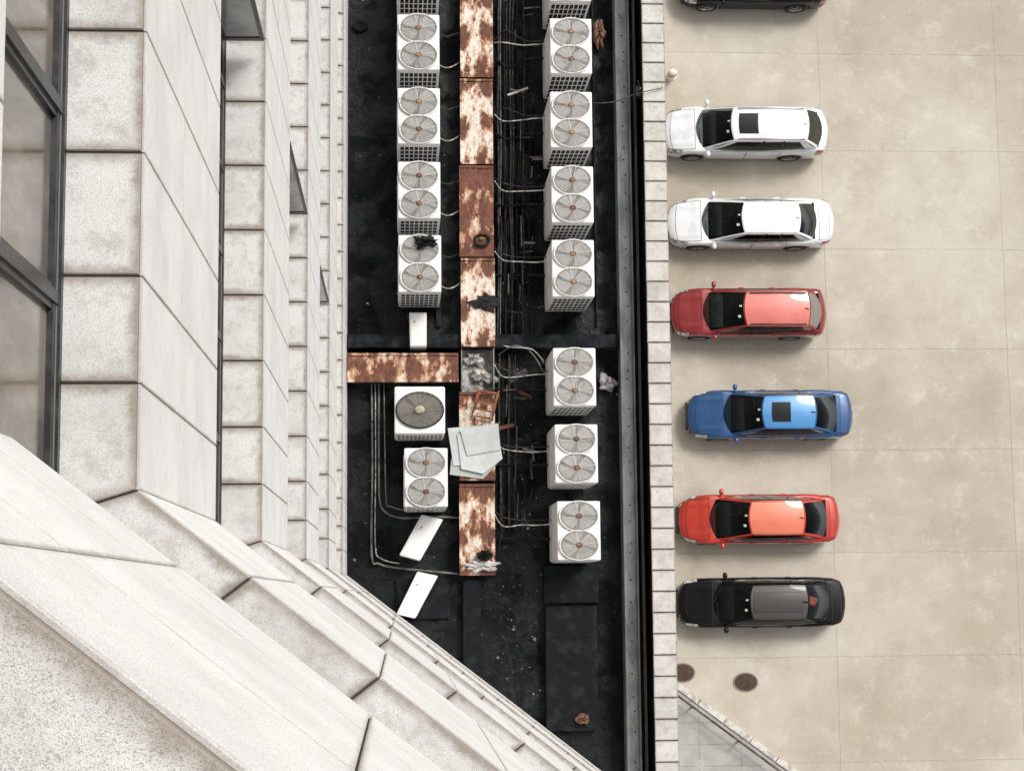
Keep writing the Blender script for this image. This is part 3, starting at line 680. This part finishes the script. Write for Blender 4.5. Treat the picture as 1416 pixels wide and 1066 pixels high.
def car(px,ybot,H,kind,pt,roofm,label,sun=None,rails=False,rearmat=None,W=1.84,sticker=True,fin=True,sunmat=None,seat=None,bag=None,nose=1.0):
    x0,xa,xb,xc,xd,x1=px
    ybm=ybot-35
    X=[P(x0,ybm,.5).x,P(xa,ybm,.95).x,P(xb,ybm,H-.05).x,P(xc,ybm,H-.06).x,P(xd,ybm,1.0).x,P(x1,ybm,.75).x]
    L=X[5]-X[0]; cx=(X[0]+X[5])/2; yn=P((x0+x1)/2,ybot,.1).y; cy=yn+W*SQ/2
    t=thing('parked_car',label,'car',(cx,cy,0),'cars parked in a row beside the building')
    fw,fr,rr,rg=[x-cx for x in X[1:5]]; hw=W/2
    suv=kind!='sedan'
    TT=(0,.02,.06,.14,.25,.5,.78,.92,.975,1)
    WW=(.70*nose,.83*nose,.91,.97,.99,1,.99,.955,.88,.76) if not suv else (.74,.86,.93,.97,.99,1,.995,.98,.95,.89)
    tf=(fw+L/2)/L; tr=(rg+L/2)/L
    HT=(0,.03,.10,tf,.5,.78,min(.93,max(tr,.86)),.975,1)
    HH=(.60,.70,.80,.93,.95,.98,1.0,.96,.80) if not suv else (.68,.80,.90,1.02,1.03,1.05,1.07,1.02,.85)
    yf=(.94,.985,1.0,1.0,.985,.955,.88,.66,.34,0); zf=(0,.14,.42,.62,.80,.93,1.0,1.015,1.03,1.035)
    whx=(-L/2+.19*L,-L/2+.785*L); ra=.375
    def sec(tt,s):
        w=hermite(TT,WW,tt)*hw; h=hermite(HT,HH,tt); x=-L/2+tt*L
        z0=.2
        for wx in whx:
            d=abs(x-wx)
            if d<ra: z0=max(z0,.32+math.sqrt(ra*ra-d*d)*.98)
        k=(1-s)*9; i=min(8,int(k)); f=k-i
        y=(yf[i]*(1-f)+yf[i+1]*f)*w; z=z0+(h-z0)*(zf[i]*(1-f)+zf[i+1]*f)
        q=(y/hw)**2
        e=max(0,1-tt/.16)**2; e2=max(0,(tt-.86)/.14)**2
        x+=.24*q*e-.16*q*e2
        if tt<tf: z+=.02*math.exp(-((y/hw-.60)/.07)**2)*min(1,tt/.06)
        return x,y,z
    def bs(tt,s): x,y,z=sec(tt,abs(s)); return (x,math.copysign(y,s),z)
    ts=sorted(set([i/64 for i in range(65)]+[.005,.012,.988,.995]+[((wx+L/2)+sg*ra*c_)/L for wx in whx for sg in (-1,1) for c_ in (1.001,.999,.97,.9,.8)]))
    ts=[min(max(z,0),1) for z in ts]
    q=MB(); ss=[-1+i/18 for i in range(37)]
    for tt in ts:
        for s in ss: q.v.append(Vector(bs(tt,s)))
    k=len(ss); ti0=(fw+.12+L/2)/L; ti1=(rg-.06+L/2)/L
    for i in range(len(ts)-1):
        for j in range(k-1):
            sc_=abs((ss[j]+ss[j+1])/2); inside=ts[i]>ti0 and ts[i+1]<ti1 and sc_<.30
            q.face((i*k+j,(i+1)*k+j,(i+1)*k+j+1,i*k+j+1),2 if inside else 0,True)
    q.face(range(k),0); q.face(range((len(ts)-1)*k,len(ts)*k),0)
    q.box(-L/2+.12,L/2-.12,-hw+.27,hw-.27,.16,.62,1)
    q.box(whx[0]+.4,whx[1]-.4,-hw+.10,hw-.10,.17,.4,1)
    zb=hermite(HT,HH,.4)
    bw=.86*hw; rw=.655*hw if not suv else .70*hw
    zr=H-.03
    def wsf(u,v):
        b0=Vector((fw-.05+.22*u*u,bw*u,zb-.03-.02*u*u)); t0=Vector((fr+.09*u*u,rw*u,zr-.05*u*u)); p=b0*(1-v)+t0*v; p.z+=.05*4*v*(1-v)*(1-.4*u*u); return p
    def rff(u,v):
        a=fr+.09*u*u; b0=rr-.06*u*u; return Vector((a+(b0-a)*v,rw*u*(1+.02*math.sin(v*math.pi)),zr-.05*u*u+.035*math.sin(v*math.pi)))
    zd=hermite(HT,HH,tr)
    def rgf(u,v):
        t0=Vector((rr-.06*u*u,rw*u,zr-.05*u*u)); b0=Vector((rg-.18*u*u,.80*hw*u,zd-.02)); p=t0*(1-v)+b0*v; p.z+=.03*4*v*(1-v); return p
    def sdf(sg):
        A_=Vector((fw-.05+.22,bw,zb-.05)); B_=Vector((rg-.18,.80*hw,zd-.02)); T0=Vector((fr+.09,rw,zr-.05)); T1=Vector((rr-.06,rw,zr-.05))
        def f(a,b):
            lo=A_*(1-a)+B_*a; lo.y+=.06*hw*math.sin(a*math.pi)
            up=T0*(1-a)+T1*a; up.y+=rw*.02*math.sin(a*math.pi); up.z+=.035*math.sin(a*math.pi)
            p=lo*(1-b)+up*b; p.y+=.03*4*b*(1-b); return Vector((p.x,p.y*sg,p.z))
        return f
    for u0,u1 in ((-1,-.92),(.92,1)): q.grid(wsf,2,6,u0,u1)
    q.grid(wsf,12,1,-.92,.92,.955,1); q.grid(wsf,12,1,-.92,.92,0,.03,m=1)
    for u0,u1 in ((-1,-.87),(.87,1)): q.grid(rgf,2,6,u0,u1)
    q.grid(rgf,12,1,-.87,.87,0,.07); q.grid(rgf,12,1,-.87,.87,.91,1)
    for sg in (-1,1):
        f=sdf(sg)
        for a0,a1,mm in ((0,.075,0),(.395,.425,1),(.675,.705,1),(.895,1,0)): q.grid(f,2,6,a0,a1,0,1,m=mm)
        for a0,a1 in ((.075,.395),(.425,.675),(.705,.895)):
            q.grid(f,5,1,a0,a1,0,.09); q.grid(f,5,1,a0,a1,.89,1)
    q.build('body',[pt,TRIM,CABIN],t,sq=True)
    q=MB(); q.grid(rff,16,12,-1,1,off=(0,0,.001)); 
    rf=q.build('roof',roofm,t,sq=True)
    sm_=seat or SEAT
    for sx,sy in ((fr+.30,.34),(fr+.30,-.34),(rr-.45,.36),(rr-.45,-.36)):
        q=MB(); q.box(sx-.06,sx+.06,sy-.22,sy+.22,.95,1.12); q.box(sx-.03,sx+.05,sy-.11,sy+.11,1.12,1.24); q.build('seat',sm_,t,sq=True,bevel=.03)
    q=MB(); q.grid(lambda u,v:(fw+.20+.35*u,-.62+1.24*v,zb+.03+.05*math.sin(u*2.6)),4,6); q.build('dashboard',TRIM if not seat else SEAT,t,sq=True)
    q=MB(); q.ring((0,0,0),.17,.014,20,5); o=q.build('steering_wheel',SEAT,t); o.location=(fw+.66,.34*SQ,zb+.12); o.rotation_euler=(0,-.45,0)
    if bag:
        q=MB(); q.hexa([(rr+.02,-.1,zd+.02),(rr+.28,-.2,zd+.02),(rr+.42,.12,zd+.02),(rr+.12,.25,zd+.02),(rr+.08,-.05,zd+.12),(rr+.25,-.12,zd+.10),(rr+.34,.1,zd+.07),(rr+.14,.18,zd+.14)]); q.build('shelf_cushion',bag,t,sq=True,bevel=.03)
    if sun:
        v0=(P(sun[0],ybm,H).x-cx-fr)/(rr-fr); v1=(P(sun[1],ybm,H).x-cx-fr)/(rr-fr)
        q=MB(); q.grid(rff,8,4,-.60,.60,v0-.01,v1+.01,off=(0,0,.004)); q.build('sunroof_seal',TRIM,rf,sq=True)
        q=MB(); q.grid(rff,8,4,-.56,.56,v0,v1,off=(0,0,.008)); q.build('sunroof',sunmat or SUNG,rf,sq=True)
    if rails:
        for sg in (-1,1):
            q=MB(); q.tube([rff(sg*.9,v)+Vector((0,0,z)) for v,z in ((.04,.0),(.08,.045),(.5,.05),(.92,.045),(.97,.0))],.018,6); q.build('roof_rail',ALLOY if rails==1 else TRIM,t,sq=True)
    for sg in (-1,1):
        q=MB(); q.tube([rff(sg*.95,v)+Vector((0,0,.006)) for v in (.0,.25,.5,.75,1.)],.007,4); q.build('roof_trim',TRIM,t,sq=True)
    q=MB(); q.grid(wsf,14,8,-.93,.93,.0,.97,off=(-.006,0,.008)); ws=q.build('windshield',CGLASS,t,sq=True)
    q=MB(); q.tube([wsf(-.7,.04)+Vector((-.01,0,.02)),wsf(0,.12)+Vector((-.01,0,.022))],.009,4); q.build('wiper',TRIM,ws,sq=True)
    q=MB(); q.tube([wsf(.05,.04)+Vector((-.01,0,.02)),wsf(.75,.14)+Vector((-.01,0,.022))],.009,4); q.build('wiper',TRIM,ws,sq=True)
    if sticker:
        q=MB(); q.grid(wsf,1,1,-.5,-.36,.83,.90,off=(-.012,0,.014)); q.build('sticker',STICK,ws,sq=True)
        q=MB(); q.grid(wsf,1,1,.1,.2,.88,.94,off=(-.012,0,.014)); q.build('sticker',STICK,ws,sq=True)
    q=MB(); q.grid(rgf,12,6,-.88,.88,.06,.92,off=(.005,0,.008)); q.build('rear_window',rearmat or CGLASSD,t,sq=True)
    for sg in (-1,1):
        f=sdf(sg); of=(0,sg*.007,.004)
        for a0,a1 in ((.07,.40),(.42,.68),(.70,.90)):
            q=MB(); q.grid(f,6,4,a0,a1,.08,.90,off=of); q.build('side_window',CGLASS,t,sq=True)
        q=MB(); q.tube([f(a,.04)+Vector((0,sg*.01,0)) for a in (.04,.25,.5,.75,.93)],.011,4); q.build('window_trim',ALLOY if not suv else TRIM,t,sq=True)
    def patch(nm,t0,t1,s0,s1,mt,o1,o2=None,nu=8,nv=8):
        def off(tt,s,d):
            p=Vector(bs(tt,s)); e=.003
            du=Vector(bs(min(tt+e,1),s))-Vector(bs(max(tt-e,0),s)); dv=Vector(bs(tt,s+e))-Vector(bs(tt,s-e))
            nn=du.cross(dv); nn.normalize()
            if nn.z*1.0+nn.y*p.y*.8+nn.x*p.x*.1<0: nn=-nn
            return p+nn*d
        q=MB(); ms=[mt]
        q.grid(lambda a,b_:off(a,b_,o1),nu,nv,t0,t1,s0,s1)
        if o2 is not None:
            gx=.014/L; q.grid(lambda a,b_:off(a,b_,o2),nu,nv,t0-gx,t1+gx,s0-.009,s1+.009,m=1); ms.append(TRIM)
        return q.build(nm,ms,t,sq=True)
    patch('hood',.045,tf-.012,-.315,.315,pt,.006,.003,12,18)
    if not suv: patch('boot_lid',tr+.008,.965,-.30,.30,pt,.006,.003,8,18)
    tm=(whx[0]+L/2+.42)/L; te=(whx[1]+L/2-.40)/L; th=(tm+te)/2+.01
    for sg in (-1,1):
        for a0,a1 in ((tm,th-.003),(th+.003,te)):
            s0,s1=(.42,.93) if sg>0 else (-.93,-.42)
            d=patch('door',a0,a1,s0,s1,pt,.006,.003,6,10)
            p=bs(a1-.045,sg*.5); q=MB(); yo=sorted((p[1]-.01*sg,p[1]+.035*sg)); q.box(p[0]-.09,p[0]+.07,yo[0],yo[1],p[2]-.02,p[2]+.015)
            q.build('door_handle',pt,d,sq=True,bevel=.005)
        s0,s1=(.34,.62) if sg>0 else (-.62,-.34)
        patch('headlight',.012,.105,s0,s1,HEADL,.009,.004,8,6)
        s0,s1=(.38,.64) if sg>0 else (-.64,-.38)
        patch('tail_light',.93,.992,s0,s1,TAILL,.009,.004,6,6)
        mx=fw+.30; q=MB()
        q.lathe([(0,-.11),(.05,-.10),(.075,-.05),(.08,.03),(.06,.09),(0,.11)],12,mat=Matrix.Translation((mx,sg*(hw+.07),zb+.07))@Matrix.Rotation(math.pi/2,4,'X')@Matrix.Diagonal((.85,1,1,1)))
        q.tube([(mx,sg*(hw*.9),zb),(mx,sg*(hw+.03),zb+.04)],.025,6,m=0)
        q.build('mirror',pt,t,sq=True)
    q=MB(); q.box(-L/2-.012,-L/2+.05,-.42,.42,.40,.56); q.build('grille',TRIM,t,sq=True,bevel=.01)
    q=MB(); q.box(-L/2-.01,-L/2+.05,-.5,.5,.24,.33); q.build('lower_grille',TRIM,t,sq=True,bevel=.01)
    q=MB(); q.box(-L/2-.022,-L/2-.012,-.22,.22,.33,.43); q.build('licence_plate',PLW,t,sq=True)
    q=MB(); q.box(L/2+.0,L/2+.012,-.22,.22,.55,.65); q.build('licence_plate',PLW,t,sq=True)
    if fin:
        p=rff(0,.95); q=MB(); q.hexa([p+Vector(w) for w in ((-.07,-.03,0),(.07,-.03,0),(.07,.03,0),(-.07,.03,0),(.03,-.006,.055),(.07,-.006,.06),(.07,.006,.06),(.03,.006,.055))]); q.build('antenna_fin',pt,t,sq=True,bevel=.004)
    for wx in whx:
        for sg in (-1,1):
            Mx=Matrix.Translation((wx,sg*(hw-.115),.32))@Matrix.Rotation(-sg*math.pi/2,4,'X')
            q=MB(); q.lathe([(.20,-.09),(.29,-.10),(.318,-.08),(.32,0),(.318,.08),(.29,.10),(.215,.095)],28,mat=Mx); wo=q.build('wheel',TYRE,t,sq=True)
            q=MB(); q.lathe([(.215,.09),(.20,.085),(.19,.04),(0,.03)],24,mat=Mx,ms=[0,0,1]); q.lathe([(0,.085),(.04,.08),(.045,.04)],12,mat=Mx)
            for j in range(5):
                q.box(.03,.205,-.022,.022,.05,.08,mat=Mx@Matrix.Rotation(j*2*math.pi/5,4,'Z'))
            q.build('rim',[ALLOY,TRIM],wo,sq=True)
    return t
WH=paint('paint_white',(.82,.83,.84),.3,0); RD=paint('paint_red',(.27,.014,.016),.22,.2); RD2=paint('paint_bright_red',(.50,.028,.010),.22,.15)
RDR=paint('paint_red_sky_lit',(.62,.15,.115),.45,.1,.8); RDR2=paint('paint_bright_red_sky_lit',(.70,.17,.09),.45,.1,.8); BL=paint('paint_blue',(.010,.075,.22),.2,.2); BLR=paint('paint_blue_sky_lit',(.05,.24,.52),.4,.1)  # red and blue roofs: body paint made paler, sky reflection put into the colour
BK=paint('paint_black',(.002,.002,.0025),.35,.0,.35); BKR=paint('paint_black_sky_sheen',(.06,.052,.049),.5,.2,.3); NV=paint('paint_dark_navy',(.0015,.003,.007),.35,.0,.3)  # black car's roof: grey sheen of the sky painted into its base colour
for m_ in (BK,NV): m_.node_tree.nodes['Principled BSDF'].inputs['Specular IOR Level'].default_value=.15
SRD=M('sunroof_brown_tint',(.05,.042,.039),rough=.3)
BAG=M('cushion_red_brown',(.60,.16,.08),(.45,.09,.05),5)
PALEG=carglass('rear_glass_pale',(.85,.80,.80),.5)
car((938,985,1035,1110,1132,1148),17,1.5,'sedan',NV,NV,'dark navy car cut off by the top edge of the photo')
car((914,963,1013,1118,1138,1143),223,1.66,'suv',WH,WH,'white car with roof rails and a small dark sunroof',sun=(1023,1048),rails=1)
car((922,972,1028,1106,1131,1152),347,1.46,'sedan',WH,WH,'white saloon car with plain white roof and dark rear window')
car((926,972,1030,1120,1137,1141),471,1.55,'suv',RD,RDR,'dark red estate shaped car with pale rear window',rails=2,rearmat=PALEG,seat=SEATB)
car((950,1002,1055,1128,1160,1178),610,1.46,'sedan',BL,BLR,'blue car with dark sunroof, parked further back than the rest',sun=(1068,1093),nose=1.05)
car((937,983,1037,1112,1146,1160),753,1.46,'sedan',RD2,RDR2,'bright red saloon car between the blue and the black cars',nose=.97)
car((937,988,1038,1117,1149,1168),867,1.48,'sedan',BK,BKR,'black car with grey sheen roof, nearest the manhole covers',sun=(1043,1110),sunmat=SRD,rearmat=CGLASSR,bag=BAG,nose=1.06)
# ---------------------------------------------------------------- light
w=bpy.data.worlds.new('World'); bpy.context.scene.world=w; w.use_nodes=True
nt=w.node_tree; bg=nt.nodes['Background']; sk=nt.nodes.new('ShaderNodeTexSky'); sk.sky_type='NISHITA'; sk.sun_disc=False
EL,AZ=math.radians(54),math.radians(46)
sk.sun_elevation=EL; sk.sun_rotation=AZ; sk.air_density=1.0; sk.dust_density=4
hs=nt.nodes.new('ShaderNodeHueSaturation'); hs.inputs['Saturation'].default_value=.35
nt.links.new(sk.outputs[0],hs.inputs['Color']); nt.links.new(hs.outputs[0],bg.inputs[0]); bg.inputs[1].default_value=.15
s=bpy.data.lights.new('sun','SUN'); s.energy=2.1; s.angle=math.radians(16); s.color=(1,.98,.95)
so=bpy.data.objects.new('sun',s); C.objects.link(so)
dv=Vector((math.sin(AZ)*math.cos(EL),math.cos(AZ)*math.cos(EL),math.sin(EL)))
so.rotation_euler=dv.to_track_quat('Z','Y').to_euler()
sc=bpy.context.scene; sc.view_settings.view_transform='Standard'; sc.view_settings.look='None'; sc.view_settings.exposure=0
